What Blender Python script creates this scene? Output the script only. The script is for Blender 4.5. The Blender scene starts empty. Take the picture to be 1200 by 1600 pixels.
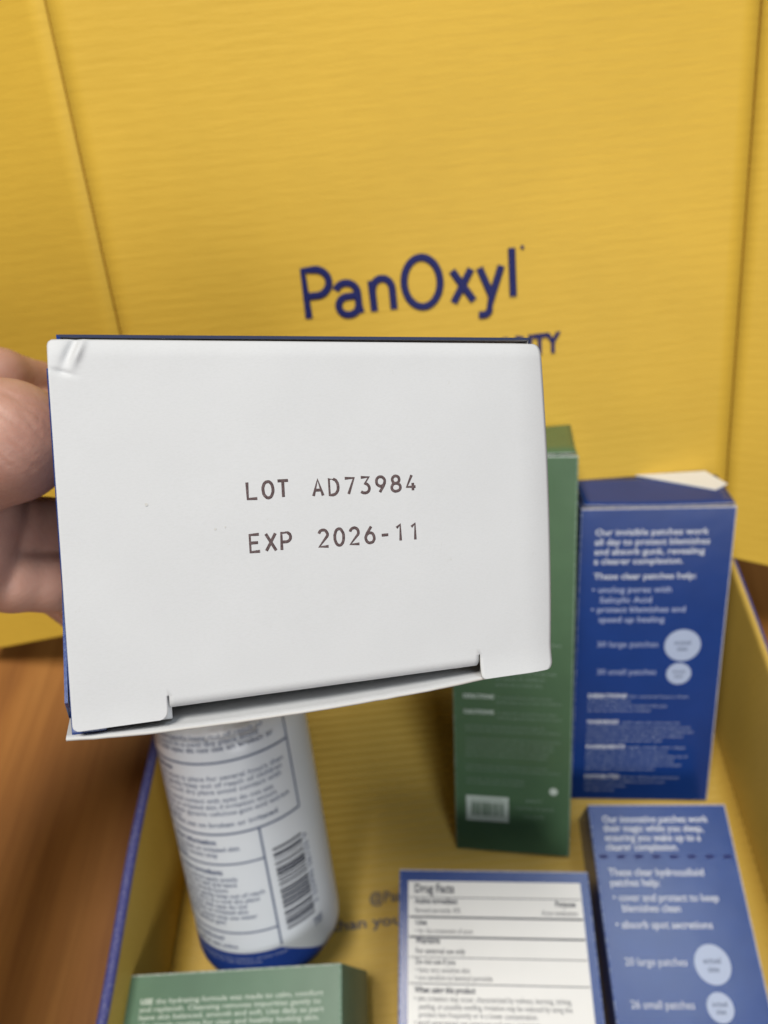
import bpy, bmesh, math, random
import numpy as np
from mathutils import Vector, Matrix, noise
random.seed(7)
R_ = math.radians
scene = bpy.context.scene
COL = scene.collection

# ------------------------------------------------------------------ camera
PITCH, ROLL, CAM_H, FPX = R_(56), R_(6.2), 0.42, 1200.0
C0 = Vector((0, 0, CAM_H))
FWD = Vector((0, math.cos(PITCH), -math.sin(PITCH)))
_r0 = Vector((1, 0, 0)); _d0 = Vector((0, -math.sin(PITCH), -math.cos(PITCH)))
RGT = _r0 * math.cos(ROLL) + _d0 * math.sin(ROLL)
DWN = -_r0 * math.sin(ROLL) + _d0 * math.cos(ROLL)
cam_data = bpy.data.cameras.new("camera")
cam_data.sensor_fit = 'VERTICAL'
cam_data.sensor_height = 36.0
cam_data.lens = 36.0 * FPX / 1600.0
cam_data.clip_start = 0.01
cam_data.clip_end = 50
cam_data.dof.use_dof = True
cam_data.dof.focus_distance = 0.146
cam_data.dof.aperture_fstop = 17.0
cam_data.dof.aperture_blades = 0
cam = bpy.data.objects.new("camera", cam_data)
COL.objects.link(cam)
cam.matrix_world = Matrix.Translation(C0) @ Matrix((RGT, -DWN, -FWD)).transposed().to_4x4()
scene.camera = cam

# ------------------------------------------------------------------ light: a soft ceiling lamp, a window, an added sheen lamp and the room's pale bounce
world = bpy.data.worlds.new("World"); scene.world = world
world.use_nodes = True
bg = world.node_tree.nodes["Background"]
bg.inputs[0].default_value = (0.93, 0.96, 1.0, 1)
bg.inputs[1].default_value = 0.03
def area(name, loc, target, size, power, color):
    l = bpy.data.lights.new(name, 'AREA'); l.shape = 'RECTANGLE'
    l.size, l.size_y = size; l.energy = power; l.color = color
    o = bpy.data.objects.new(name, l); COL.objects.link(o)
    o.location = loc
    o.rotation_euler = (Vector(target) - Vector(loc)).to_track_quat('-Z', 'Y').to_euler()
    return o
area("ceiling_lamp", (-0.27, 0.14, 1.75), (0.0, 0.12, 0.05), (0.46, 0.38), 23.0, (1.0, 0.95, 0.88))
area("window_light", (0.42, -1.15, 0.98), (0.03, 0.20, 0.15), (0.6, 0.5), 9.0, (0.97, 0.98, 1.0))
area("added_sheen_lamp", (0.52, 0.13, 1.80), (0.1, 0.05, 0.0), (0.5, 0.36), 5.6, (0.80, 0.90, 1.0))  # added on the right to put sheen on the lying navy carton
vs = scene.view_settings
vs.view_transform = 'Standard'; vs.look = 'None'; vs.gamma = 1.0; vs.exposure = -0.10
vs.use_curve_mapping = False
scene.cycles.use_denoising = True
scene.cycles.max_bounces = 8

# ------------------------------------------------------------------ materials
def srgb(r, g, b):
    f = lambda c: (c / 255 / 12.92) if c / 255 <= 0.04045 else ((c / 255 + 0.055) / 1.055) ** 2.4
    return (f(r), f(g), f(b), 1.0)
def new_mat(name):
    m = bpy.data.materials.new(name); m.use_nodes = True
    nt = m.node_tree
    return m, nt, nt.nodes["Principled BSDF"]
def nd(nt, t, **kw):
    n = nt.nodes.new(t)
    for k, v in kw.items(): setattr(n, k, v)
    return n
def coords(nt, scale=(1, 1, 1), kind='Object'):
    tc = nd(nt, 'ShaderNodeTexCoord'); mp = nd(nt, 'ShaderNodeMapping')
    mp.inputs['Scale'].default_value = scale
    nt.links.new(tc.outputs[kind], mp.inputs['Vector'])
    return mp.outputs['Vector']
def noise_node(nt, vec, scale, detail=3, rough=0.55):
    n = nd(nt, 'ShaderNodeTexNoise'); n.inputs['Scale'].default_value = scale
    n.inputs['Detail'].default_value = detail; n.inputs['Roughness'].default_value = rough
    nt.links.new(vec, n.inputs['Vector']); return n.outputs['Fac']
def ramp(nt, fac, stops):
    r = nd(nt, 'ShaderNodeValToRGB'); el = r.color_ramp.elements
    while len(el) < len(stops): el.new(0.5)
    for e, (p, c) in zip(el, stops): e.position = p; e.color = c
    nt.links.new(fac, r.inputs['Fac']); return r.outputs['Color']
def bump(nt, bsdf, h, strength, dist, prev=None):
    b = nd(nt, 'ShaderNodeBump'); b.inputs['Strength'].default_value = strength
    b.inputs['Distance'].default_value = dist
    nt.links.new(h, b.inputs['Height'])
    if prev is not None: nt.links.new(prev, b.inputs['Normal'])
    nt.links.new(b.outputs['Normal'], bsdf.inputs['Normal']); return b.outputs['Normal']
def mulc(c, k): return (min(1, c[0] * k), min(1, c[1] * k), min(1, c[2] * k), 1)

def card(name, col, rough=0.42, spec=0.45, var=0.06, coat=0.0):
    """coated carton board: faint mottling, paper-fibre relief"""
    m, nt, b = new_mat(name)
    v = coords(nt)
    f = noise_node(nt, v, 60, 4)
    nt.links.new(ramp(nt, f, [(0.3, mulc(col, 1 - var)), (0.7, mulc(col, 1 + var))]), b.inputs['Base Color'])
    b.inputs['Roughness'].default_value = rough
    b.inputs['Specular IOR Level'].default_value = spec
    b.inputs['Coat Weight'].default_value = coat
    b.inputs['Coat Roughness'].default_value = 0.3
    f2 = noise_node(nt, v, 900, 3, 0.7)
    p = bump(nt, b, f2, 0.12, 0.0003)
    f3 = noise_node(nt, v, 35, 2)
    bump(nt, b, f3, 0.10, 0.002, p)
    return m
def worn_edge(name, col, pale, amount):
    m, nt, b = new_mat(name)
    v = coords(nt)
    f = noise_node(nt, v, 900, 5, 0.75)
    a = 0.75 - amount * 0.5
    nt.links.new(ramp(nt, f, [(a - 0.08, mulc(col, 1.25)), (a + 0.08, pale)]), b.inputs['Base Color'])
    b.inputs['Roughness'].default_value = 0.6
    return m

NAVY = (0.010, 0.043, 0.212, 1)
GREEN = (0.080, 0.155, 0.076, 1)
GREEN_SHEEN = (0.100, 0.190, 0.122, 1)  # same board as GREEN, lightened to paint in the lying carton's sheen
WHITE = (0.640, 0.648, 0.655, 1)
M = {}
M['navy'] = card('navy_carton', NAVY, 0.25, 0.5)
M['green'] = card('green_carton', GREEN, 0.32, 0.6)
def white_board():
    m, nt, b = new_mat('white_board')
    v = coords(nt)
    f = noise_node(nt, v, 45, 5, 0.6)
    c1 = ramp(nt, f, [(0.3, mulc(WHITE, 0.975)), (0.7, mulc(WHITE, 1.01))])
    fib = noise_node(nt, coords(nt, (1, 2.5, 1)), 1500, 3, 0.7)
    mix = nd(nt, 'ShaderNodeMixRGB', blend_type='MULTIPLY'); mix.inputs[0].default_value = 1.0
    nt.links.new(c1, mix.inputs[1])
    nt.links.new(ramp(nt, fib, [(0.30, (0.965, 0.965, 0.96, 1)), (0.58, (1, 1, 1, 1))]), mix.inputs[2])
    sc = noise_node(nt, coords(nt, (1, 1, 1)), 130, 6, 0.8)
    mix2 = nd(nt, 'ShaderNodeMixRGB', blend_type='MULTIPLY'); mix2.inputs[0].default_value = 1.0
    nt.links.new(mix.outputs[0], mix2.inputs[1])
    nt.links.new(ramp(nt, sc, [(0.27, (0.90, 0.89, 0.86, 1)), (0.34, (1, 1, 1, 1))]), mix2.inputs[2])
    nt.links.new(mix2.outputs[0], b.inputs['Base Color'])
    b.inputs['Roughness'].default_value = 0.7
    b.inputs['Specular IOR Level'].default_value = 0.18
    p = bump(nt, b, fib, 0.12, 0.0002)
    bump(nt, b, noise_node(nt, v, 18, 2), 0.12, 0.003, p)
    return m
M['white'] = white_board()
M['cut'] = card('grey_white_cut_edge', (0.62, 0.61, 0.58, 1), 0.8, 0.2)
M['navy_edge'] = worn_edge('navy_worn_edge', NAVY, (0.32, 0.38, 0.55, 1), 0.45)
M['navy_pale'] = worn_edge('navy_pale_edge', (0.20, 0.22, 0.33, 1), (0.55, 0.54, 0.58, 1), 0.6)
M['green_edge'] = worn_edge('green_worn_edge', GREEN, (0.33, 0.42, 0.36, 1), 0.45)
M['green_pale'] = worn_edge('green_pale_edge', (0.16, 0.25, 0.18, 1), (0.5, 0.55, 0.5, 1), 0.55)
def flat_ink(name, col, rough=0.5):
    m, nt, b = new_mat(name)
    v = coords(nt)
    f = noise_node(nt, v, 700, 3, 0.7)
    nt.links.new(ramp(nt, f, [(0.3, mulc(col, 0.86)), (0.7, mulc(col, 1.1))]), b.inputs['Base Color'])
    b.inputs['Roughness'].default_value = rough
    b.inputs['Specular IOR Level'].default_value = 0.15
    return m
M['ink_white'] = flat_ink('white_ink', (0.72, 0.75, 0.82, 1))
M['ink_lilac'] = flat_ink('pale_blue_ink', (0.42, 0.48, 0.68, 1))
M['ink_fine'] = flat_ink('fine_pale_ink', (0.36, 0.42, 0.58, 1))
M['ink_gwhite'] = flat_ink('white_ink_on_green', (0.60, 0.68, 0.60, 1))
M['ink_gfine'] = flat_ink('fine_ink_on_green', (0.26, 0.36, 0.27, 1))
M['ink_dark'] = flat_ink('dark_grey_ink', (0.045, 0.05, 0.075, 1))
M['ink_navy'] = flat_ink('navy_ink', (0.020, 0.024, 0.125, 1))
def stamp_ink():
    m, nt, b = new_mat('brown_stamp_ink')
    f = noise_node(nt, coords(nt), 2600, 3, 0.7)
    nt.links.new(ramp(nt, f, [(0.35, (0.060, 0.036, 0.038, 1)), (0.60, (0.125, 0.085, 0.085, 1)), (0.72, (0.19, 0.15, 0.15, 1))]), b.inputs['Base Color'])
    b.inputs['Roughness'].default_value = 0.8
    return m
M['ink_brown'] = stamp_ink()
M['ink_floor'] = flat_ink('faded_navy_ink', (0.115, 0.110, 0.13, 1))
M['ink_slate'] = flat_ink('slate_blue_ink', (0.13, 0.16, 0.25, 1))
M['label_white'] = card('white_label_print', (0.78, 0.78, 0.76, 1), 0.40, 0.45, 0.015)
M['disc'] = card('pale_disc_print', (0.42, 0.49, 0.66, 1), 0.40, 0.45, 0.02)

def yellow_board(name, col, ax):
    """printed corrugated board; ax = axis that runs across the flutes"""
    m, nt, b = new_mat(name)
    v0 = coords(nt)
    f = noise_node(nt, v0, 9, 4)
    c1 = ramp(nt, f, [(0.3, mulc(col, 0.93)), (0.7, mulc(col, 1.05))])
    sc = [85, 85, 85]; sc[ax] = 760
    f2 = noise_node(nt, coords(nt, sc), 1.0, 2, 0.5)
    mix = nd(nt, 'ShaderNodeMixRGB', blend_type='MULTIPLY'); mix.inputs[0].default_value = 1.0
    nt.links.new(c1, mix.inputs[1])
    nt.links.new(ramp(nt, f2, [(0.25, (0.965, 0.955, 0.93, 1)), (0.6, (1, 1, 1, 1))]), mix.inputs[2])
    nt.links.new(mix.outputs[0], b.inputs['Base Color'])
    b.inputs['Roughness'].default_value = 0.52
    b.inputs['Specular IOR Level'].default_value = 0.25
    p = bump(nt, b, f2, 0.25, 0.0006)
    f3 = noise_node(nt, v0, 500, 3, 0.7)
    bump(nt, b, f3, 0.15, 0.0004, p)
    return m
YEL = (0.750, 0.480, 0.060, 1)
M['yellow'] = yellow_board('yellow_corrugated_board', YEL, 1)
M['tray_yellow'] = yellow_board('tray_yellow_board', (0.60, 0.400, 0.076, 1), 1)  # tan-yellow print, darkened further to paint in shade inside the tray
M['yellow_crease'] = card('yellow_crease', (0.36, 0.19, 0.022, 1), 0.8, 0.1)
M['box_blue'] = worn_edge('box_blue_paper', (0.030, 0.036, 0.17, 1), (0.16, 0.18, 0.34, 1), 0.22)
M['box_rim'] = worn_edge('box_blue_rim', (0.038, 0.040, 0.17, 1), (0.15, 0.16, 0.30, 1), 0.36)

def wood():
    m, nt, b = new_mat('brown_wood')
    v = coords(nt, (26, 2.2, 4))
    f = noise_node(nt, v, 1.0, 6, 0.62)
    v2 = coords(nt, (190, 7, 20))
    f2 = noise_node(nt, v2, 1.0, 4, 0.6)
    c1 = ramp(nt, f, [(0.28, (0.250, 0.090, 0.018, 1)), (0.5, (0.400, 0.160, 0.032, 1)), (0.72, (0.510, 0.225, 0.050, 1))])
    mix = nd(nt, 'ShaderNodeMixRGB', blend_type='MULTIPLY'); mix.inputs[0].default_value = 0.8
    nt.links.new(c1, mix.inputs[1])
    nt.links.new(ramp(nt, f2, [(0.32, (0.80, 0.76, 0.70, 1)), (0.58, (1, 1, 1, 1))]), mix.inputs[2])
    nt.links.new(mix.outputs[0], b.inputs['Base Color'])
    b.inputs['Roughness'].default_value = 0.5
    b.inputs['Specular IOR Level'].default_value = 0.3
    bump(nt, b, f2, 0.12, 0.0006)
    return m
M['wood'] = wood()

def skin():
    m, nt, b = new_mat('skin')
    v = coords(nt)
    f = noise_node(nt, v, 55, 4)
    nt.links.new(ramp(nt, f, [(0.3, (0.44, 0.215, 0.155, 1)), (0.5, (0.50, 0.270, 0.198, 1)), (0.7, (0.55, 0.315, 0.235, 1))]), b.inputs['Base Color'])
    b.inputs['Roughness'].default_value = 0.5
    b.inputs['Subsurface Weight'].default_value = 0.25
    b.inputs['Subsurface Radius'].default_value = (0.006, 0.0025, 0.0015)
    b.inputs['Subsurface Scale'].default_value = 0.5
    vo = nd(nt, 'ShaderNodeTexVoronoi'); vo.inputs['Scale'].default_value = 900
    nt.links.new(v, vo.inputs['Vector'])
    p = bump(nt, b, vo.outputs['Distance'], 0.12, 0.0003)
    bump(nt, b, noise_node(nt, coords(nt, (1, 1, 3)), 160, 4, 0.6), 0.18, 0.0008, p)
    return m
M['skin'] = skin()
def plastic(name, col, rough):
    m, nt, b = new_mat(name)
    v = coords(nt)
    nt.links.new(ramp(nt, noise_node(nt, v, 30, 3), [(0.3, mulc(col, 0.97)), (0.7, mulc(col, 1.02))]), b.inputs['Base Color'])
    b.inputs['Roughness'].default_value = rough
    bump(nt, b, noise_node(nt, v, 60, 2), 0.05, 0.001)
    return m
M['bottle_white'] = plastic('white_bottle_plastic', (0.70, 0.74, 0.79, 1), 0.32)
M['bottle_blue'] = plastic('blue_label_band', (0.018, 0.055, 0.30, 1), 0.34)

# ------------------------------------------------------------------ helpers
def link(name, me, mats, parent=None, matrix=None):
    o = bpy.data.objects.new(name, me); COL.objects.link(o)
    for m in (mats if isinstance(mats, (list, tuple)) else [mats]): me.materials.append(M[m])
    if parent is not None: o.parent = parent
    if matrix is not None: o.matrix_local = matrix
    return o
def thing(name, label, cat, matrix=None, group=None):
    o = bpy.data.objects.new(name, None); COL.objects.link(o)
    o.empty_display_size = 0.01
    if matrix is not None: o.matrix_world = matrix
    o['label'] = label; o['category'] = cat
    if group: o['group'] = group
    return o
def mesh_of(name, verts, faces, smooth=False, mi=None):
    me = bpy.data.meshes.new(name); me.from_pydata([tuple(v) for v in verts], [], faces); me.update()
    if smooth:
        for p in me.polygons: p.use_smooth = True
    if mi:
        for p, k in zip(me.polygons, mi): p.material_index = k
    return me
def bm_mesh(name, bm, smooth=False):
    me = bpy.data.meshes.new(name); bm.normal_update(); bm.to_mesh(me); bm.free()
    if smooth:
        for p in me.polygons: p.use_smooth = True
    return me
def frame(P, X, U):
    """matrix with local x = X, local y = U (up the face), local z = face normal"""
    X = Vector(X).normalized(); U = Vector(U); U = (U - U.dot(X) * X).normalized(); N = X.cross(U)
    m = Matrix((X, U, N)).transposed().to_4x4(); m.translation = Vector(P); return m

def eval_mesh(cu_obj, name):
    me = bpy.data.meshes.new_from_object(cu_obj); me.name = name
    data = cu_obj.data
    bpy.data.objects.remove(cu_obj); bpy.data.curves.remove(data)
    me.materials.clear()
    return me
def text_mesh(body, size, xs=1.0, bold=0.0, line=1.0, align='LEFT', width=None):
    """flat lettering with its first baseline at y=0; sizes in metres (cap height about 0.7 size)"""
    cu = bpy.data.curves.new('t', 'FONT'); cu.body = body; cu.size = 1.0; cu.space_line = line
    cu.align_x = align; cu.resolution_u = 2; cu.offset = bold; cu.fill_mode = 'FRONT'
    me = eval_mesh(bpy.data.objects.new('t', cu), 'text')
    n = len(me.vertices); co = np.empty(n * 3, 'f'); me.vertices.foreach_get('co', co); co = co.reshape(-1, 3)
    if width is not None:
        w = co[:, 0].max() - co[:, 0].min(); xs = width / (w * size)
    co[:, 0] *= size * xs; co[:, 1] *= size; co[:, 2] = 0
    me.vertices.foreach_set('co', co.ravel()); me.update()
    return me
def put_text(parent, body, x, y, size, mat, z=0.0002, name='printed_text', **kw):
    """lettering printed on a face: x, y in millimetres in the face's own frame"""
    return link(name, text_mesh(body, size / 1000.0, **kw), mat, parent, Matrix.Translation((x / 1000, y / 1000, z)))
def rect(parent, name, x0, y0, x1, y1, mat, z=0.00012):
    v = [(x0 / 1000, y0 / 1000, z), (x1 / 1000, y0 / 1000, z), (x1 / 1000, y1 / 1000, z), (x0 / 1000, y1 / 1000, z)]
    return link(name, mesh_of(name, v, [(0, 1, 2, 3)]), mat, parent)
def disc(parent, name, x, y, r, mat, z=0.00012, n=40):
    v = [(x / 1000 + r / 1000 * math.cos(2 * math.pi * k / n), y / 1000 + r / 1000 * math.sin(2 * math.pi * k / n), z) for k in range(n)]
    return link(name, mesh_of(name, v, [tuple(range(n))]), mat, parent)
def bars(parent, x0, y0, x1, y1, mat, z=0.0002, seed=3, name='barcode', fill=0.5):
    rnd = random.Random(seed); v = []; f = []; x = x0
    while x < x1:
        w = rnd.choice([0.25, 0.25, 0.5, 0.75]); 
        if x + w > x1: break
        k = len(v)
        v += [(x / 1000, y0 / 1000, z), ((x + w) / 1000, y0 / 1000, z), ((x + w) / 1000, y1 / 1000, z), (x / 1000, y1 / 1000, z)]
        f.append((k, k + 1, k + 2, k + 3)); x += w + rnd.choice([0.25, 0.25, 0.5])
    return link(name, mesh_of(name, v, f), mat, parent)
def strokes_mesh(lines, radius, flat=0.06, jitter=0.0):
    """rounded pen strokes as a very flat relief: lines = list of point lists (metres)"""
    cu = bpy.data.curves.new('s', 'CURVE'); cu.dimensions = '3D'; cu.bevel_depth = radius; cu.bevel_resolution = 2
    cu.use_fill_caps = True
    for pts in lines:
        closed = len(pts) > 3 and (Vector(pts[0]) - Vector(pts[-1])).length < 1e-7
        q = pts[:-1] if closed else pts
        s = cu.splines.new('POLY'); s.points.add(len(q) - 1); s.use_cyclic_u = closed
        for p, c in zip(s.points, q): p.co = (c[0] + random.uniform(-jitter, jitter), c[1] + random.uniform(-jitter, jitter), 0, 1)
    me = eval_mesh(bpy.data.objects.new('s', cu), 'strokes')
    for v in me.vertices: v.co.z *= flat
    for p in me.polygons: p.use_smooth = True
    return me
def arc(cx, cy, rx, ry, a0, a1, n=14):
    return [(cx + rx * math.cos(R_(a0 + (a1 - a0) * k / n)), cy + ry * math.sin(R_(a0 + (a1 - a0) * k / n))) for k in range(n + 1)]

def carton_body(w, h, t, bev=0.0007, bow=0.0, worn=None):
    """closed carton, front face z=0, corner at origin. material 0 board, 1 worn edges, 2 pale edges"""
    bm = bmesh.new(); bmesh.ops.create_cube(bm, size=1.0)
    for v in bm.verts: v.co = Vector(((v.co.x + .5) * w, (v.co.y + .5) * h, (v.co.z - .5) * t))
    bmesh.ops.bevel(bm, geom=list(bm.edges), offset=bev, segments=2, affect='EDGES', profile=0.6)
    bm.normal_update()
    for f in bm.faces:
        n = f.normal
        if max(abs(n.x), abs(n.y), abs(n.z)) < 0.995:
            f.material_index = 1
            c = f.calc_center_median()
            for (ax, sg) in (worn or []):
                # pale edge: front long edge at side ax/sg
                if ax == 'x' and abs(c.x - (w if sg > 0 else 0)) < bev * 1.05 and c.z > -bev * 1.05: f.material_index = 2
                if ax == 'y' and abs(c.y - (h if sg > 0 else 0)) < bev * 1.05 and c.z > -bev * 1.05: f.material_index = 2
    return bm_mesh('body', bm)
def slab(x0, x1, y0, y1, z0, z1, bev=0.0002, tilt=None):
    bm = bmesh.new(); bmesh.ops.create_cube(bm, size=1.0)
    for v in bm.verts: v.co = Vector((x0 + (v.co.x + .5) * (x1 - x0), y0 + (v.co.y + .5) * (y1 - y0), z0 + (v.co.z + .5) * (z1 - z0)))
    if bev: bmesh.ops.bevel(bm, geom=list(bm.edges), offset=bev, segments=1, affect='EDGES')
    if tilt:
        for v in bm.verts: v.co = tilt(v.co)
    return bm_mesh('slab', bm)

# ------------------------------------------------------------------ setting: the table
TABLE_Z = -0.0055
me = mesh_of('table_top', [(-1.2, -0.7, 0), (1.2, -0.7, 0), (1.2, 1.3, 0), (-1.2, 1.3, 0)], [(0, 1, 2, 3)])
tb = link('table_top', me, 'wood'); tb.location = (0, 0, TABLE_Z); tb.rotation_euler = (0, 0, R_(-9))
tb['kind'] = 'structure'; tb['label'] = 'brown wooden table top under the yellow box'

# ------------------------------------------------------------------ the gift box: tray and raised lid
box = thing('gift_box', 'open yellow-lined corrugated gift box with navy outside and raised lid', 'box')
WALL_H, BACK_Y = 0.075, 0.184
FT = 0.004
def fluted_panel(w, h, pitch=0.0046, amp=0.00010, cols=26, sub=6, thick=FT, seed=0, shape=None):
    """corrugated sheet: x 0..w, y 0..h, face z=0 with shallow flutes along x, back z=-thick (material 1), rim (material 2)"""
    rows = int(h / pitch * sub); v = []; f = []; mi = []
    for j in range(rows + 1):
        for i in range(cols + 1):
            x = w * i / cols; y = h * j / rows
            ph = 2 * math.pi * y / pitch
            a = amp * (0.55 + 0.9 * abs(noise.noise(Vector((x * 25 + seed, y * 18, seed)))))
            z = a * math.sin(ph) + 0.0006 * noise.noise(Vector((x * 9, y * 9, seed + 5.0)))
            p = Vector((x, y, z))
            if shape: p = shape(p)
            v.append(p)
    W = cols + 1
    for j in range(rows):
        for i in range(cols):
            a = j * W + i; f.append((a, a + 1, a + 1 + W, a + W)); mi.append(0)
    border = [i for i in range(W)] + [j * W + cols for j in range(1, rows + 1)] + [rows * W + i for i in range(cols - 1, -1, -1)] + [j * W for j in range(rows - 1, 0, -1)]
    b0 = len(v)
    for k in border: v.append(Vector(v[k]) + Vector((0, 0, -thick)))
    nb = len(border)
    for k in range(nb):
        a, b = border[k], border[(k + 1) % nb]
        f.append((b, a, b0 + k, b0 + (k + 1) % nb)); mi.append(2)
    f.append(tuple(b0 + k for k in range(nb - 1, -1, -1))); mi.append(1)
    return mesh_of('panel', v, f, True, mi)

# tray outline on the inside (x, y): skewed a little, as folded board is
FLb, FRb = Vector((-0.139, -0.085)), Vector((0.160, -0.085))
BLb, BRb = Vector((-0.107, BACK_Y)), Vector((0.166, BACK_Y))
fl_mesh = fluted_panel(0.34, 0.29, pitch=0.0047, amp=0.00022, cols=30, seed=3, thick=0.004)
# trim the sheet to the tray's outline by a bilinear map
for vtx in fl_mesh.vertices:
    u, q = vtx.co.x / 0.34, vtx.co.y / 0.29
    L = FLb.lerp(BLb, q); Rr = FRb.lerp(BRb, q); P = L.lerp(Rr, u)
    vtx.co.x, vtx.co.y = P.x, P.y
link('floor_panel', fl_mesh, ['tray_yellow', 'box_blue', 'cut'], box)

def wall(name, A, B, h0, h1, out, thick=0.0045, rim=('box_rim',), lean0=0.0, lean1=0.0, yellow_rim=0.5):
    """side wall from A to B (inner foot), rounded rim; out = outward unit vector; yellow inside, blue outside"""
    n = 40; v = []; f = []; mi = []
    prof = []  # (offset outward, height fraction kind)
    ns = 8
    for k in range(ns + 1):
        a = math.pi * k / ns
        prof.append((thick / 2 - thick / 2 * math.cos(a), thick / 2 * math.sin(a)))
    m = ns + 3
    for i in range(n + 1):
        t = i / n; P = A.lerp(B, t); h = h0 + (h1 - h0) * t - thick / 2
        ln = lean0 + (lean1 - lean0) * t + 0.0012 * noise.noise(Vector((t * 4, h0, A.x * 9)))
        O = out
        def pt(o, z): 
            k = z / h0
            return Vector((P.x + O.x * (o + ln * k), P.y + O.y * (o + ln * k), z))
        v.append(pt(0, 0.0004))
        for (o, dz) in prof: v.append(pt(o, h + dz))
        v.append(pt(thick, TABLE_Z + 0.0004))
    W = len(prof) + 2
    for i in range(n):
        for j in range(W - 1):
            a = i * W + j; f.append((a, a + 1, a + 1 + W, a + W))
            fr = (j - 1) / ns
            mi.append(0 if j == 0 or fr < yellow_rim else (1 if j < W - 2 else 2))
    f.append(tuple(range(W - 1, -1, -1))); mi.append(1)
    f.append(tuple(n * W + j for j in range(W))); mi.append(1)
    me = mesh_of(name, v, f, True, mi)
    bm = bmesh.new(); bm.from_mesh(me); bmesh.ops.recalc_face_normals(bm, faces=bm.faces); bm.to_mesh(me); bm.free()
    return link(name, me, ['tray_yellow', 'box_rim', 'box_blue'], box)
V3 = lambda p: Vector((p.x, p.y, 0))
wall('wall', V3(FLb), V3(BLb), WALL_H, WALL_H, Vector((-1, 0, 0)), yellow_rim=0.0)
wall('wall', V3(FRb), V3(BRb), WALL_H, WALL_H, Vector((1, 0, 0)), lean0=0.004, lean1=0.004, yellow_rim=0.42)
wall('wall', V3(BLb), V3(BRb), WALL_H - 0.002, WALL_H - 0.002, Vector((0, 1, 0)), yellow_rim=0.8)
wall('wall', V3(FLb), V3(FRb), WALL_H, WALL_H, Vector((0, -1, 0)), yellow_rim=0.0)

# lid: main panel and two side flaps, one crease each
LEAN = R_(33.7)
UP = Vector((0, math.sin(LEAN), math.cos(LEAN)))
CREASE_L, CREASE_R, LID_H = -0.1055, 0.1665, 0.315
lidM = frame((CREASE_L, BACK_Y, WALL_H), (1, 0, 0), UP)
lw = CREASE_R - CREASE_L
lid = link('lid_panel', fluted_panel(lw, LID_H, amp=0.00003, cols=40, seed=1), ['yellow', 'box_blue', 'yellow_crease'], box, lidM)
def flap_shape_r(p):
    return Vector((p.x, p.y - 0.22 * p.x * max(0, 1 - p.y / 0.15), p.z))
lf = R_(-22.0)
Wl = 0.150
# left flap: its right edge is the crease; built leftwards
dl = Vector((-1, 0, 0)) * math.cos(lf) + UP.cross(Vector((-1, 0, 0))) * 0
NRM = Vector((1, 0, 0)).cross(UP)
dirL = Vector((-1, 0, 0)) * math.cos(lf) + NRM * math.sin(lf)
Ml = frame(Vector((CREASE_L, BACK_Y, WALL_H)) - Vector((0.0009, 0, 0)) + dirL * Wl, -dirL, UP)
link('lid_flap', fluted_panel(Wl, LID_H, amp=0.00003, cols=16, seed=7, shape=lambda p: Vector((p.x, p.y - 0.27 * (Wl - p.x) * max(0, 1 - p.y / 0.2), p.z))), ['yellow', 'box_blue', 'yellow_crease'], box, Ml)
rf = R_(20)
dirR = Vector((1, 0, 0)) * math.cos(rf) + NRM * math.sin(rf)
Mr = frame(Vector((CREASE_R, BACK_Y, WALL_H)) + Vector((0.0009, 0, 0)), dirR, UP)
link('lid_flap', fluted_panel(0.09, LID_H, amp=0.00003, cols=16, seed=11, shape=flap_shape_r), ['yellow', 'box_blue', 'yellow_crease'], box, Mr)
# pressed crease lines (shallow grooves between panel and flap)
for cx in (CREASE_L - 0.00045, CREASE_R + 0.00045):
    v = []; f = []; n = 60
    for k in range(n + 1):
        y = LID_H * k / n; wv = 0.0002 * noise.noise(Vector((cx * 50, y * 60, 1)))
        for o, z in ((-0.0008, -0.0001), (-0.0003, -0.0009), (0.0003, -0.0009), (0.0008, -0.0001)):
            v.append((cx - CREASE_L + o + wv, y, z - 0.0003))
    for k in range(n):
        for j in range(3): a = k * 4 + j; f.append((a, a + 1, a + 5, a + 4))
    link('crease', mesh_of('crease', v, f, True), 'yellow_crease', box, lidM)

# lettering on the lid: stroke letters, positions in mm from the left crease / hinge
def S(pts): return [(x / 1000, y / 1000) for x, y in pts]
LX = -4.5  # lid text was measured from x=-0.110
bl, cap, xh = 138.6, 158.6, 151.6
logo = []
logo.append([(86.6, bl), (86.6, cap), (91.5, cap)] + arc(91.5, cap - 5.4, 5.6, 5.4, 88, -88) + [(86.6, cap - 10.8)])          # P
logo.append(arc(104.0, 147.2, 4.9, 4.6, 155, 0, 10) + [(108.9, 141.5), (109.6, bl)])                                          # a
logo.append([(108.8, 146.3), (104.6, 146.0)] + arc(104.2, 142.2, 4.1, 3.9, 95, 270, 10) + arc(104.6, 142.6, 4.3, 4.3, -90, -10, 6))
logo.append([(115.4, bl), (115.2, xh)])                                                                                       # n
logo.append([(115.2, 146.5)] + arc(119.7, 147.3, 4.3, 4.7, 165, 0, 12) + [(124.0, bl)])
logo.append(arc(137.1, 148.6, 7.8, 10.3, 0, 360, 40))                                                                         # O
logo.append([(150.3, xh + .4), (159.0, bl)]); logo.append([(158.6, xh + .4), (150.2, bl)])                                     # x
logo.append([(162.2, xh + .4), (167.0, bl + 1.0)]); logo.append([(171.7, xh + .4), (167.0, bl + 1.0), (165.6, 134.2)] + arc(163.2, 134.6, 2.6, 2.6, -10, -95, 6) + [(160.9, 132.2)])  # y
logo.append([(176.4, cap + .2), (176.4, bl)])                                                                                 # l
me = strokes_mesh([S([(x + LX, y) for x, y in L]) for L in logo], 0.00160, flat=0.05)
link('logo_lettering', me, 'ink_navy', lid, Matrix.Translation((0, 0, 0.0006)))
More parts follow.
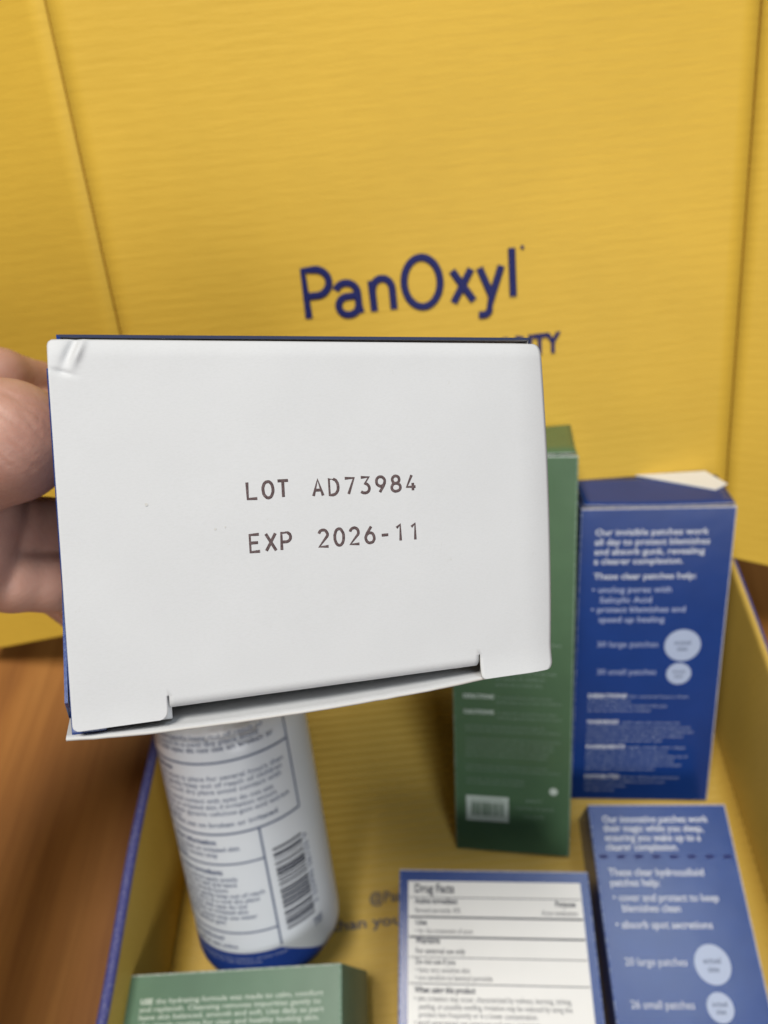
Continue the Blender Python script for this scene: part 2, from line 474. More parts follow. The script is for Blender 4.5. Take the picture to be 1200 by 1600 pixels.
link('logo_dot', strokes_mesh([S(arc(181.0 + LX, 158.6, 0.35, 0.35, 0, 360, 8))], 0.0005), 'ink_navy', lid, Matrix.Translation((0, 0, 0.0006)))
me = text_mesh('ACNE AUTHORITY', 0.0124, bold=0.035, align='RIGHT', width=0.085)
link('printed_text', me, 'ink_navy', lid, Matrix.Translation(((196.4 + LX) / 1000, 0.1124, 0.0007)))
# lettering on the tray floor
put_text(box, '@PanOxyl', -28.0, 53.0, 7.0, 'ink_floor', z=0.0007, bold=0.012)
put_text(box, 'than you', -46.8, 42.8, 6.6, 'ink_floor', z=0.0007, bold=0.018, width=0.034)

# ------------------------------------------------------------------ cartons
FINE = ("apply evenly over clean dry skin and leave in place for several hours then remove gently "
        "keep out of reach of children store in a cool dry place avoid contact with eyes do not use on broken "
        "or irritated skin if irritation occurs stop use water glycerin cellulose gum acid extract ").split()
def lorem(n_lines, chars, seed, cut=None, upper=False):
    rnd = random.Random(seed); out = []
    k = rnd.randrange(len(FINE))
    for i in range(n_lines):
        lim = chars if not cut else cut[i % len(cut)]; s = ''
        while len(s) < lim - 4: s += FINE[k % len(FINE)] + ' '; k += 1
        out.append(s.strip())
    r = '\n'.join(out)
    return r.upper() if upper else r

def end_flap(parent, w, t, h, mats, lift=0.0012, inset=0.0012, rise=0.0):
    """closing flap of the top end, hinged at the back edge and standing slightly open at the front"""
    def tl(c):
        k = (c.z + t) / t
        return Vector((c.x, c.y + lift * k ** 2 + rise * (1 - k) - 0.0006 * math.sin(math.pi * (c.x / w)) * k, c.z))
    bm = bmesh.new()
    nx, nz = 14, 6; grid = []
    for j in range(nz + 1):
        for i in range(nx + 1):
            x = inset + (w - 2 * inset) * i / nx; z = -t + 0.0006 + (t - 0.0004) * j / nz
            grid.append((x, z))
    v = []
    for x, z in grid: v.append(tl(Vector((x, h + 0.0009, z))))
    for x, z in grid: v.append(tl(Vector((x, h + 0.0004, z))))
    W = nx + 1; N = len(grid); f = []; mi = []
    for j in range(nz):
        for i in range(nx):
            a = j * W + i; f.append((a, a + W, a + W + 1, a + 1)); mi.append(0)
            f.append((N + a, N + a + 1, N + a + W + 1, N + a + W)); mi.append(1)
    for i in range(nx):
        a = nz * W + i; f.append((a, N + a, N + a + 1, a + 1)); mi.append(1)
        f.append((i, i + 1, N + i + 1, N + i)); mi.append(1)
    for j in range(nz):
        a = j * W; f.append((a, N + a, N + a + W, a + W)); mi.append(1)
        a = j * W + nx; f.append((a, a + W, N + a + W, N + a)); mi.append(1)
    return link('end_flap', mesh_of('end_flap', v, f, True, mi), mats, parent)

# tall navy carton leaning on the lid
W1, H1, T1 = 0.069, 0.1585, 0.027
m = frame((.080, .0916, .0006), (.9924, -.1214, .0201), (.0591, .6135, .7875))
b1 = thing('patch_carton', 'upright navy carton with white corner flap, leaning against the yellow lid', 'carton', m, 'navy patch cartons')
link('body', carton_body(W1, H1, T1, worn=[('x', 1), ('y', 1)]), ['navy', 'navy_edge', 'navy_pale'], b1)
end_flap(b1, W1, T1, H1, ['navy', 'navy_pale'], lift=0.0008, rise=0.0065)
# white dust flap poking up at the back right corner
Z1 = -T1
v = [(0.030, H1 + .0079, Z1 + .0004), (W1 - .006, H1 + .0086, Z1 - .0016), (W1 + .0006, H1 + .0055, Z1 * .62), (W1 - .006, H1 + .0044, Z1 * .44)]
v += [(x, y - .0005, z) for x, y, z in v]
link('dust_flap', mesh_of('dust_flap', v, [(3, 2, 1, 0), (4, 5, 6, 7), (0, 1, 5, 4), (1, 2, 6, 5), (2, 3, 7, 6), (3, 0, 4, 7)]), 'label_white', b1)['label'] = 'bright white inner flap showing at the corner'
put_text(b1, 'Our invisible patches work\nall day to protect blemishes\nand absorb gunk, revealing\na clearer complexion.', 6.8, 145.4, 4.4, 'ink_white', line=1.08, bold=0.012, width=0.0515)
put_text(b1, 'These clear patches help:', 7.0, 123.6, 4.3, 'ink_white', bold=0.012, width=0.0465)
put_text(b1, '\u2022 unclog pores with\n   Salicylic Acid', 6.3, 116.8, 4.2, 'ink_lilac', line=1.25, bold=0.010, width=0.0365)
put_text(b1, '\u2022 protect blemishes and\n   speed up healing', 6.3, 106.6, 4.2, 'ink_lilac', line=1.25, bold=0.010, width=0.0435)
put_text(b1, '30 large patches', 9.9, 88.2, 4.2, 'ink_lilac', width=0.0285)
put_text(b1, '30 small patches', 10.4, 73.2, 4.2, 'ink_lilac', width=0.0280)
for cx, cy, r in ((50.1, 88.9, 8.4), (49.4, 73.6, 5.8)):
    d = disc(b1, 'patch_circle', cx, cy, r, 'disc')
    put_text(d, 'actual\nsize', cx, cy + 0.5, 3.3 if r > 7 else 2.6, 'ink_slate', z=0.0002, align='CENTER', bold=0.01)
for head, y, hx, rows, ch, cut in (('DIRECTIONS', 60.2, 18.6, 4, 50, [44, 28, 44, 38]), ('WARNINGS', 45.4, 15.6, 5, 60, [46, 58, 60, 58, 40]), ('INGREDIENTS', 31.0, 19.2, 6, 60, [44, 50, 58, 52, 54, 44]), ('DISTRIBUTED', 13.2, 17.5, 4, 40, [56, 46, 28, 20])):
    put_text(b1, head, 6.8, y, 3.0, 'ink_white', bold=0.03, width=hx / 1000)
    first = lorem(1, cut[0] - 18, y)
    put_text(b1, first, 6.8 + hx + 1.5, y, 2.2, 'ink_fine', width=min(0.028, 0.055 - hx / 1000 - 0.003))
    body = lorem(rows - 1, ch, int(y), cut[1:])
    put_text(b1, body, 6.8, y - 2.7, 2.2, 'ink_fine', line=1.15, width=0.052 * max(cut[1:]) / 60)

# tall green carton
Wg, Hg, Tg = 0.0558, 0.2016, 0.052
m = frame((.018, .0738, .0006), (.9798, -.1838, .0794), (.0618, .6547, .7534))
g1 = thing('skincare_carton', 'tall dark green carton with barcode, standing beside the upright navy carton', 'carton', m)
link('body', carton_body(Wg, Hg, Tg, worn=[('y', 1)]), ['green', 'green_edge', 'green_pale'], g1)
end_flap(g1, Wg, Tg, Hg, ['green', 'green_pale'], lift=0.0006, rise=0.0100)
put_text(g1, lorem(5, 40, 5), 5.0, 125.0, 2.6, 'ink_gfine', line=1.2, width=0.045)
put_text(g1, lorem(3, 24, 8), 20.0, 98.0, 2.6, 'ink_gfine', line=1.2, width=0.028)
for y, sd in ((85.0, 1), (76.8, 2)):
    put_text(g1, 'DIRECTIONS' if sd == 1 else 'CAUTIONS', 4.8, y, 3.0, 'ink_gwhite', bold=0.035, width=0.0145)
    put_text(g1, lorem(2, 34, sd + 20), 20.5, y + 0.2, 2.1, 'ink_gfine', line=1.15, width=0.030)
put_text(g1, lorem(2, 60, 31), 5.3, 69.6, 2.0, 'ink_gfine', line=1.1, width=0.045)
put_text(g1, lorem(5, 60, 41), 5.4, 62.6, 2.2, 'ink_gfine', line=1.02, width=0.045)
put_text(g1, lorem(2, 60, 51), 5.6, 48.0, 1.9, 'ink_gfine', line=1.15, width=0.045)
put_text(g1, lorem(2, 30, 61), 5.6, 40.6, 1.9, 'ink_gfine', line=1.15, width=0.028)
rect(g1, 'barcode_panel', 5.4, 17.4, 26.2, 31.6, 'ink_gwhite')
bars(g1, 8.2, 20.4, 23.6, 28.0, 'green', seed=9)
put_text(g1, lorem(1, 24, 3), 8.4, 29.2, 1.5, 'green', z=0.0002, width=0.015)
disc(g1, 'recycling_mark', 47.6, 36.4, 2.0, 'ink_gwhite')
put_text(g1, 'paper\ncarton board\nrecycle', 38.5, 30.0, 2.6, 'ink_gfine', line=1.75, align='CENTER', width=0.018)

# navy carton with the white drug facts panel, lying on the floor
Wd, Hd, Td = 0.0832, 0.150, 0.045
m = frame((-.0104, .060, Td + .0004), (.9937, -.112, 0), (.128, .992, 0))
m = m @ Matrix.Translation((0, -Hd, 0))
d1 = thing('medicine_carton', 'navy carton with a white ruled fact panel lying face up on the box floor', 'carton', m)
link('body', carton_body(Wd, Hd, Td, worn=[('y', 1)]), ['navy', 'navy_edge', 'navy_pale'], d1)
T = Hd * 1000
rect(d1, 'fact_panel', 4.0, T - 132, 79.2, T - 4.8, 'label_white')
put_text(d1, 'Drug Facts', 6.8, T - 9.4, 5.0, 'ink_dark', bold=0.025, width=0.0172)
put_text(d1, 'Active ingredient', 7.0, T - 13.8, 3.2, 'ink_dark', bold=0.03, width=0.0186)
put_text(d1, 'Purpose', 67.6, T - 14.2, 3.2, 'ink_dark', bold=0.03, width=0.0086)
put_text(d1, 'Benzoyl peroxide 10%', 7.0, T - 17.3, 2.9, 'ink_dark', width=0.0195)
put_text(d1, 'Acne medication', 61.6, T - 17.6, 2.9, 'ink_dark', width=0.0152)
put_text(d1, 'Use', 7.2, T - 22.0, 3.1, 'ink_dark', bold=0.03)
put_text(d1, '\u2022 for the treatment of acne', 7.0, T - 25.2, 2.9, 'ink_dark', width=0.0245)
put_text(d1, 'Warnings', 7.2, T - 29.0, 3.4, 'ink_dark', bold=0.03, width=0.0105)
put_text(d1, 'For external use only', 7.2, T - 32.7, 2.9, 'ink_dark', bold=0.015, width=0.0208)
put_text(d1, 'Do not use if you', 7.2, T - 36.6, 2.9, 'ink_dark', bold=0.02, width=0.0165)
put_text(d1, '\u2022 have very sensitive skin\n\u2022 are sensitive to benzoyl peroxide', 7.0, T - 39.6, 2.9, 'ink_dark', line=0.95, width=0.032)
put_text(d1, 'When using this product', 6.8, T - 46.8, 3.1, 'ink_dark', bold=0.03, width=0.0252)
put_text(d1, '\u2022 skin irritation may occur, characterized by redness, burning, itching,\n   peeling, or possibly swelling. Irritation may be reduced by using the\n   product less frequently or in a lower concentration.\n\u2022 avoid unnecessary sun exposure and use a sunscreen', 6.6, T - 49.8, 2.9, 'ink_dark', line=0.95, width=0.064)
for y, th in ((11.3, .3), (19.0, .7), (26.6, .7), (34.1, .3), (43.6, .35), (66, .7)):
    rect(d1, 'rule', 4.4, T - y - th / 2, 78.8, T - y + th / 2, 'ink_dark', z=0.00022)

# navy carton lying at the right
W2, H2, T2 = 0.0645, 0.155, 0.030
m = frame((.082, .0817, T2 + .0004), (.995, -.1, 0), (.128, .992, 0)) @ Matrix.Translation((0, -H2, 0))
b2 = thing('patch_carton', 'navy carton lying face up beside the right wall, perforated line across it', 'carton', m, 'navy patch cartons')
link('body', carton_body(W2, H2, T2, worn=[('x', 1), ('y', 1)]), ['navy', 'navy_edge', 'navy_pale'], b2)
T = H2 * 1000
put_text(b2, 'Our innovative patches work\ntheir magic while you sleep,\nensuring you wake up to a\nclearer complexion.', 5.8, T - 8.2, 4.3, 'ink_white', line=0.95, bold=0.012, width=0.049)
# perforation nicks
v = []; f = []
for k in range(8):
    x = 2.4 + k * 8.0; y = T - 23.2
    a = len(v)
    v += [((x) / 1000, (y - .75) / 1000, .00014), ((x + 3.6) / 1000, (y - .65) / 1000, .00014), ((x + 3.6) / 1000, (y + .65) / 1000, .00014), (x / 1000, (y + .75) / 1000, .00014)]
    f.append((a, a + 1, a + 2, a + 3))
link('perforation', mesh_of('perforation', v, f), 'ink_navy', b2)
put_text(b2, 'These clear hydrocolloid\npatches help:', 5.4, T - 31.2, 4.3, 'ink_white', line=1.0, bold=0.012, width=0.0425)
put_text(b2, '\u2022 cover and protect to keep\n   blemishes clean', 5.6, T - 41.6, 4.3, 'ink_white', line=1.0, bold=0.008, width=0.0465)
put_text(b2, '\u2022 absorb spot secretions', 5.2, T - 52.4, 4.3, 'ink_white', bold=0.008, width=0.0418)
put_text(b2, '20 large patches', 7.0, T - 66.6, 4.2, 'ink_white', width=0.0262)
put_text(b2, '26 small patches', 6.9, T - 82.2, 4.2, 'ink_white', width=0.0262)
for cx, cy, r in ((44.0, T - 66.0, 7.6), (43.7, T - 81.6, 5.5)):
    d = disc(b2, 'patch_circle', cx, cy, r, 'disc')
    put_text(d, 'actual\nsize', cx, cy + 0.4, 3.2 if r > 7 else 2.7, 'ink_slate', z=0.0002, align='CENTER', bold=0.012)

# green carton at the lower left
W3, H3, T3 = 0.0905, 0.13, 0.052
roll = R_(-7)
X3 = Vector((.9985, -.05, 0)); U3 = Vector((.1, .995, 0))
m = frame((-.1262, .0293, .0545), (.9985 * math.cos(roll), -.05, -math.sin(roll) * 1.0), U3) @ Matrix.Translation((0, -H3, 0))
g2 = thing('skincare_carton', 'green carton lying at the foot of the white bottle', 'carton', m)
M['green_sheen'] = card('green_carton_sheen', GREEN_SHEEN, 0.36, 0.5)  # sheen is part of the base colour here
M['green_sheen_edge'] = worn_edge('green_sheen_worn_edge', GREEN_SHEEN, (0.35, 0.45, 0.38, 1), 0.4)
link('body', carton_body(W3, H3, T3, worn=[('y', 1)]), ['green_sheen', 'green_sheen_edge', 'green_pale'], g2)
T = H3 * 1000
put_text(g2, 'USE', 6.6, T - 10.6, 2.6, 'ink_gwhite', bold=0.04, width=0.0052)
put_text(g2, 'the hydrating formula was made to calm, comfort', 13.2, T - 10.6, 2.6, 'ink_gwhite', bold=0.008, width=0.070)
put_text(g2, 'and replenish. Cleansing removes impurities gently to\nleave skin balanced, smooth and soft. Use daily as part\nof a simple routine for clear and healthy looking skin.', 6.5, T - 13.3, 2.6, 'ink_gwhite', line=1.02, bold=0.008, width=0.0768)
put_text(g2, lorem(6, 60, 77), 6.5, T - 24, 2.4, 'ink_gwhite', line=1.1, width=0.076)

# ------------------------------------------------------------------ the bottle
RB = 0.0321
Ab = Vector((-0.03119494, 0.68648227, 0.7264771)).normalized()
Mb = Vector((0.25257669, -0.69782723, 0.67025531)).normalized()
Xb = Ab.cross(Mb)
mb = Matrix((Xb, -Mb, Ab)).transposed().to_4x4(); mb.translation = Vector((-.0722, .0455, RB * math.sin(.7571) + 0.0006)) - Ab * 0.0066
bt = thing('wash_bottle', 'white cylindrical bottle with blue base band, leaning inside the box', 'bottle', mb)
def lathe(prof, n=72, smooth=True, a0=0, a1=360):
    v = []; f = []; closed = abs(a1 - a0) >= 359.9
    cnt = n if closed else n + 1
    for (r, z) in prof:
        for k in range(cnt):
            a = R_(a0 + (a1 - a0) * k / n)
            v.append((r * math.sin(a), -r * math.cos(a), z))
    for j in range(len(prof) - 1):
        for k in range(n):
            k2 = (k + 1) % cnt
            f.append((j * cnt + k, j * cnt + k2, (j + 1) * cnt + k2, (j + 1) * cnt + k))
    return v, f
def rad(z, base=RB):
    """bottle radius near its rounded foot (z from the base)"""
    q = 0.0130
    if z >= q: return base
    k = 1 - z / q
    return base - q + q * math.sqrt(max(0, 1 - k * k))
prof = [(0.0001, 0.0012), (RB - 0.016, 0.0006), (RB - 0.0133, 0.0)] + [(rad(z), z) for z in (0.0002, 0.0006, 0.0012, 0.002, 0.003, 0.0045, 0.006, 0.008, 0.0105, 0.013)] + [(RB, 0.06), (RB, 0.112)]
prof += [(RB - 0.011 + 0.011 * math.cos(R_(a)), 0.112 + 0.013 * math.sin(R_(a))) for a in range(10, 91, 10)] + [(0.013, 0.126), (0.0125, 0.131)]
v, f = lathe(prof); link('body', mesh_of('body', v, f, True), 'bottle_white', bt)
cp = [(0.0142, 0.131), (0.0145, 0.1315), (0.0145, 0.148), (0.0138, 0.149), (0.0001, 0.149)]
v, f = lathe(cp, 48); link('cap', mesh_of('cap', v, f, False), 'bottle_white', bt)
# blue base band: follows the foot, its upper edge peaks under the label's corner
def band_top(a):
    a = (a + 180) % 360 - 180
    if a < 4: return 0.0215
    if a < 40: return 0.0215 - 0.0125 * (a - 4) / 36
    return 0.0090 + max(0, min(1, (a - 120) / 60)) * 0.008
v = []; f = []; n = 120; rows = 9
for j in range(rows + 1):
    for k in range(n):
        a = 360 * k / n - 180; z = 0.0001 + (band_top(a) - 0.0001) * j / rows; r = rad(z) + 0.00012
        v.append((r * math.sin(R_(a)), -r * math.cos(R_(a)), z))
for j in range(rows):
    for k in range(n):
        k2 = (k + 1) % n; f.append((j * n + k, j * n + k2, (j + 1) * n + k2, (j + 1) * n + k))
base0 = len(v)
v += [((RB - 0.0134) * math.sin(R_(360 * k / n - 180)), -(RB - 0.0134) * math.cos(R_(360 * k / n - 180)), -0.0002) for k in range(n)]
for k in range(n): f.append((base0 + k, base0 + (k + 1) % n, (k + 1) % n, k))
link('base_band', mesh_of('base_band', v, f, True), 'bottle_blue', bt)
def wrap(me, a_mm, z_mm, off=0.0002):
    """bend flat lettering round the bottle; a_mm = arc position of its left edge, z_mm = baseline height"""
    for vv in me.vertices:
        s = a_mm / 1000 + vv.co.x; z = (z_mm + 12.0) / 1000 + vv.co.y; a = s / RB; r = rad(max(z, 0.0003)) + off
        vv.co = (r * math.sin(a), -r * math.cos(a), z)
    me.update(); return me
DEG = RB * 1000 * math.pi / 180
def btext(body, a, z, size, mat='ink_slate', **kw): link('label_text', wrap(text_mesh(body, size / 1000, **kw), a * DEG, z), mat, bt)
def bline(a0, z0, a1, z1, w=0.0006):
    n = max(2, int(abs(a1 - a0) / 3)); v = []; f = []
    for k in range(n + 1):
        a = R_(a0 + (a1 - a0) * k / n); z = (z0 + (z1 - z0) * k / n + 12.0) / 1000; r = RB + 0.0002
        da = w / 2 / RB if a0 == a1 else 0; dz = w / 2 if a0 != a1 else 0
        v += [(r * math.sin(a - da), -r * math.cos(a - da), z - dz), (r * math.sin(a + da), -r * math.cos(a + da), z + dz)]
    for k in range(n): f.append((2 * k, 2 * k + 1, 2 * k + 3, 2 * k + 2))
    me = mesh_of('rule', v, f); link('rule', me, 'ink_slate', bt)
bline(39, 66.3, 39, 112, 0.0009); bline(-95, 66.3, 39, 66.3, 0.0009); bline(-95, 98, 39, 98, 0.0009)
bline(4.6, 10.4, 4.6, 66, 0.0009); bline(-95, 52.4, 4.6, 52.4, 0.0008); bline(-95, 19.6, 4.6, 19.6, 0.0008)
aw = lambda d: d * DEG / 1000
btext(lorem(3, 44, 90), -84, 108.5, 3.0, line=0.92, bold=0.012, width=aw(112))
btext('Directions', -84, 94.0, 3.1, bold=0.04, width=aw(30))
btext(lorem(3, 48, 91), -84, 90.4, 3.0, line=0.98, bold=0.005, width=aw(116))
btext(lorem(4, 48, 92, [46, 48, 48, 14]), -84, 80.6, 3.0, line=0.98, bold=0.005, width=aw(116))
btext(lorem(1, 40, 93), -84, 69.6, 3.0, bold=0.015, width=aw(104))
btext('Other information', -72, 61.6, 3.1, bold=0.04, width=aw(44))
btext(lorem(3, 32, 94, [32, 26, 12]), -80, 58.4, 2.8, line=0.95, bold=0.015, width=aw(68))
btext('Inactive ingredients', -72, 47.6, 3.1, bold=0.04, width=aw(44))
btext(lorem(9, 34, 95, [34, 34, 28, 36, 38, 34, 34, 38, 24]), -80, 44.4, 2.8, line=0.93, bold=0.012, width=aw(80))
btext('Questions?', -72, 15.4, 2.9, bold=0.03, width=aw(34))
btext('call or visit online', -66, 12.0, 2.6, bold=0.02, width=aw(38))
btext('distributed by the makers of this wash\nsee carton for full directions', -70, 6.4, 1.9, 'ink_lilac', line=0.95, width=aw(78))
# ladder barcode
rnd = random.Random(4); z = 16.0; v = []; f = []
while z < 55.5:
    h = rnd.choice([0.5, 0.5, 1.0, 1.5]); n = 8; k0 = len(v)
    for k in range(n + 1):
        a = R_(11 + 25 * k / n); r = RB + 0.0002
        v += [(r * math.sin(a), -r * math.cos(a), (z + 12.0) / 1000), (r * math.sin(a), -r * math.cos(a), (z + 12.0 + h) / 1000)]
    for k in range(n): a = k0 + 2 * k; f.append((a, a + 2, a + 3, a + 1))
    z += h + rnd.choice([0.45, 0.5, 0.5, 1.0, 1.4])
link('barcode', mesh_of('barcode', v, f), 'ink_dark', bt)
me = text_mesh('3 02990 06155 9', 0.0036, width=0.034)
for vv in me.vertices: vv.co = Vector((-vv.co.y, vv.co.x, 0))
link('label_text', wrap(me, 41.5 * DEG, 19), 'ink_slate', bt)
btext('0625\n1107', 33, 11.6, 2.6, line=0.85, bold=0.02)

# ------------------------------------------------------------------ the carton held up to the camera
hU = Vector((0.9479, 0.1422, -0.2852)); hV = Vector((0.0631, 0.7936, 0.6052))
mh = frame((-.0534, .1021, .3321), hU, hV)
hc = thing('held_carton', 'navy carton held up, its white end flap stamped with lot and expiry', 'carton', mh)
HW, HH, HL, TH = 0.0942, 0.0688, 0.118, 0.00055
# open-ended sleeve: outside navy, inside and rim white. x 0..HW, y -HH..0, z 0..-HL
def sleeve():
    out = [(-0.0017, -HH + 0.0000), (HW - 0.0055, -HH + 0.0014), (HW - 0.0014, 0.0011), (0.0013, 0.0007)]
    bow = [0.0003, 0.0, 0.0, 0.0]   # the lower wall sags at its open rim
    v = []; f = []; mi = []
    N = 12; ringsz = [0.0006, 0, -0.004, -0.012, -HL * .5, -HL]
    def ring(z, ins):
        pts = []
        for s in range(4):
            a = Vector(out[s]); b = Vector(out[(s + 1) % 4]); d = (b - a).normalized(); nin = Vector((-d.y, d.x))
            for k in range(N):
                t = k / N; p = a.lerp(b, t)
                sag = bow[s] * math.sin(math.pi * t) * max(0, 1 + z / 0.02) if s == 0 else 0
                q = p + nin * (ins - sag)
                if ins:
                    pr = Vector(out[(s - 1) % 4]); 
                    if k == 0: q = p + (Vector((HW / 2, -HH / 2)) - p).normalized() * ins * 1.4
                pts.append((q.x, q.y, min(z, (-0.0110, -0.0030, -0.0009, -0.0009)[s])))
        return pts
    NR = 4 * N
    for z in ringsz: v += ring(z, 0)
    for z in ringsz: v += ring(z, TH)
    n = len(ringsz)
    for j in range(n - 1):
        for k in range(NR):
            k2 = (k + 1) % NR
            f.append((j * NR + k, (j + 1) * NR + k, (j + 1) * NR + k2, j * NR + k2)); mi.append(0)
            o = n * NR
            f.append((o + j * NR + k, o + j * NR + k2, o + (j + 1) * NR + k2, o + (j + 1) * NR + k)); mi.append(1)
    for k in range(NR):
        k2 = (k + 1) % NR
        f.append((k, k2, n * NR + k2, n * NR + k)); mi.append(1 if k < N else (0 if k >= 3 * N else 2))
    f.append(tuple((n - 1) * NR + k for k in range(NR))); mi.append(0)
    me = mesh_of('body', v, f, False, mi)
    return me
M['navy_rim'] = card('dull_navy_fold', (0.035, 0.045, 0.095, 1), 0.7, 0.2)
link('body', sleeve(), ['navy', 'white', 'navy_rim'], hc)
# lip: the lower wall reaches a little past the flap and bends outward, showing its white inside
n = 40; v = []; f = []; mi = []
def lip_pt(t, s):
    x = -0.0015 + (HW - 0.0045) * t
    reach = 0.0015 * (1 - max(0, (t - 0.72) / 0.28) ** 2 * 0.8) * min(1, 0.3 + t * 5)
    sag = 0.0011 * math.sin(math.pi * min(1, t * 1.05)) ** 0.8
    y = -HH + 0.0005 + 0.0010 * t * t - sag * (0.5 + 0.5 * s) - 0.0005 * s
    return Vector((x, y + 0.0001 * noise.noise(Vector((t * 30, s, 0))), -0.0120 + (0.0120 + reach) * s))
for k in range(n + 1):
    for s in (0, .6, .85, 1.0): v.append(lip_pt(k / n, s))
    for s in (0, .6, .85, 1.0): v.append(lip_pt(k / n, s) + Vector((0, -TH, -0.0001)))
for k in range(n):
    for j in range(3):
        a = k * 8 + j; f.append((a, a + 1, a + 9, a + 8)); mi.append(0)
        f.append((a + 4, a + 12, a + 13, a + 5)); mi.append(1)
    a = k * 8; f.append((a + 3, a + 7, a + 15, a + 11)); mi.append(2)
link('lower_lip', mesh_of('lower_lip', v, f, True, mi), ['white', 'navy', 'cut'], hc)
# dust flap behind the tab, half navy (printed) half white
link('dust_flap', slab(-0.0004, 0.0165, -HH + 0.0003, -0.004, -0.0018, -0.0012, 0.0001), 'white', hc)
link('glue_strip', slab(-0.0006, 0.0052, -HH - 0.0001, -0.0050, -0.00125, -0.0009, 0.0001), 'navy', hc)

# end flap: flat white panel, tabs at the two lower corners, middle folded in as the tuck
FLAPZ = 0.0011
def flap_mesh():
    """height field patch: columns in x; left/right outlines measured; middle part rolls inward at the bottom"""
    s0, s1 = 0.0159, 0.0773      # the two slits
    def xl(y): # left outline
        k = -y / HH
        return -0.0002 - 0.0001 * k
    def xr(y):
        k = -y / HH
        return HW - 0.0004 + 0.0016 * math.sin(math.pi * min(1, k * 0.9 + 0.06)) ** 0.7
    top = -0.0003
    V = []; F = []; MI = []
    def patch(rows, cols, xf, zf):
        base = len(V); W = len(cols)
        for y in rows:
            for t in cols: V.append(zf(xf(t, y), y))
        for j in range(len(rows) - 1):
            for i in range(W - 1):
                a = base + j * W + i; F.append((a, a + W, a + W + 1, a + 1)); MI.append(0)
    def dome(x, y):
        # slight curl: the panel bows towards the right edge, dips near the fold
        k = -y / HH
        z = FLAPZ + 0.0007 * math.sin(math.pi * x / HW) * math.sin(math.pi * min(1, k))
        z -= 0.0010 * max(0, 1 - k / 0.05) ** 2           # rolls over into the top crease
        z -= 0.0009 * max(0, (x - HW * 0.93) / (HW * .07)) ** 2
        z += 0.00007 * noise.noise(Vector((x * 90, y * 90, 2)))
        # dent at the upper left corner
        dx, dy = x - 0.0, y - 0.0
        q = math.exp(-((x - 0.0031 - (y + 0.0030) * 0.45) / 0.00075) ** 2) * math.exp(-((y + 0.0022) / 0.0026) ** 2)
        z -= 0.0008 * q
        z += 0.0008 * math.exp(-((x - 0.0045 - (y + 0.0030) * 0.40) / 0.0007) ** 2) * math.exp(-((y + 0.0026) / 0.0022) ** 2)
        z -= 0.0005 * math.exp(-((y + 0.0060 + (x - 0.002) * 0.25) / 0.00045) ** 2) * math.exp(-((x - 0.0019) / 0.0016) ** 2)
        z -= 0.0006 * max(0, 1 - x / 0.0022) ** 2 * max(0, 1 + y / 0.006)
        return Vector((x, y, z))
    ylo = -0.0634
    rows = [top - (top - ylo) * (k / 46) ** 1.0 for k in range(47)]
    rows = [top - .00033 * k for k in range(28)] + [r for r in rows if r < top - .0098]
    def xl2(y):
        c = 0.0011; e = max(0, 1 - (top - y) / c); return xl(y) + c * 0.7 * (1 - math.sqrt(max(0, 1 - e * e)))
    def xr2(y):
        c = 0.0014; e = max(0, 1 - (top - y) / c); return xr(y) - c * 0.8 * (1 - math.sqrt(max(0, 1 - e * e)))
    T0 = (s0 - xl(ylo)) / (xr(ylo) - xl(ylo)); T1_ = (s1 - xl(ylo)) / (xr(ylo) - xl(ylo))
    c0 = [T0 * i / 48 for i in range(49)]; c1 = [T0 + (T1_ - T0) * i / 66 for i in range(67)]; c2 = [T1_ + (1 - T1_) * i / 22 for i in range(23)]
    rows[-1] = ylo
    patch(rows, c0 + c1[1:] + c2[1:], lambda t, y: xl2(y) + (xr2(y) - xl2(y)) * t, dome)
    # corner tabs
    def tab(cols, xa, xb, yb, rl, rr, lift, gl, gr):
        rws = [ylo] + [ylo - 0.00015] + [ylo - 0.0002 - (ylo - 0.0002 - yb) * math.sin(k / 9 * math.pi / 2) for k in range(1, 10)]
        def xf(t, y):
            q = (t - cols[0]) / (cols[-1] - cols[0])
            el = max(0, 1 - (y - yb) / rl); er = max(0, 1 - (y - yb) / rr)
            g = 0 if y > ylo - 0.0001 else 1
            A = xa + gl * g + rl * (1 - math.sqrt(max(0, 1 - el * el))); B = xb - gr * g - rr * (1 - math.sqrt(max(0, 1 - er * er)))
            return A + (B - A) * q
        def zf(x, y):
            p = dome(x, y); p.z += lift * ((ylo - y) / (ylo - yb)) ** 2
            return p
        patch(rws, cols, xf, zf)
    tab(c0, xl(ylo), s0, -0.0677, 0.0011, 0.0015, 0.0003, 0, 0.0002)
    tab(c2, s1, xr(ylo), -0.0686, 0.0009, 0.0017, 0.0006, 0.0002, 0)
    # tuck: rolls inward between the slits
    def tuckpt(x, k):
        r = 0.0022; L = k
        y0 = ylo; z0 = dome(x, ylo).z
        flat = 0.0006
        if L <= flat: return Vector((x, y0 - L, z0))
        a = min((L - flat) / r, math.pi / 2 * 0.98); y = y0 - flat - r * math.sin(a); z = z0 - r * (1 - math.cos(a))
        rest = max(0, (L - flat) - r * math.pi / 2 * 0.98)
        return Vector((x, y, z - rest))
    r_unused = 0
    ks = [0, .0003, .0006, .0010, .0015, .002, .0026, .0032, .0038, .0044, .0050, .008, .013]
    base = len(V); nx = 66; W = nx + 1
    for k in ks:
        for i in range(nx + 1):
            sh = 0.0 if k < 0.0002 else (0.00015 if k < 0.004 else 0.0008)
            V.append(tuckpt((s0 + sh) + (s1 - s0 - 2 * sh) * i / nx, k))
    for j in range(len(ks) - 1):
        for i in range(nx):
            a = base + j * W + i; F.append((a, a + W, a + W + 1, a + 1)); MI.append(0)
    me = mesh_of('end_flap', V, F, True, MI)
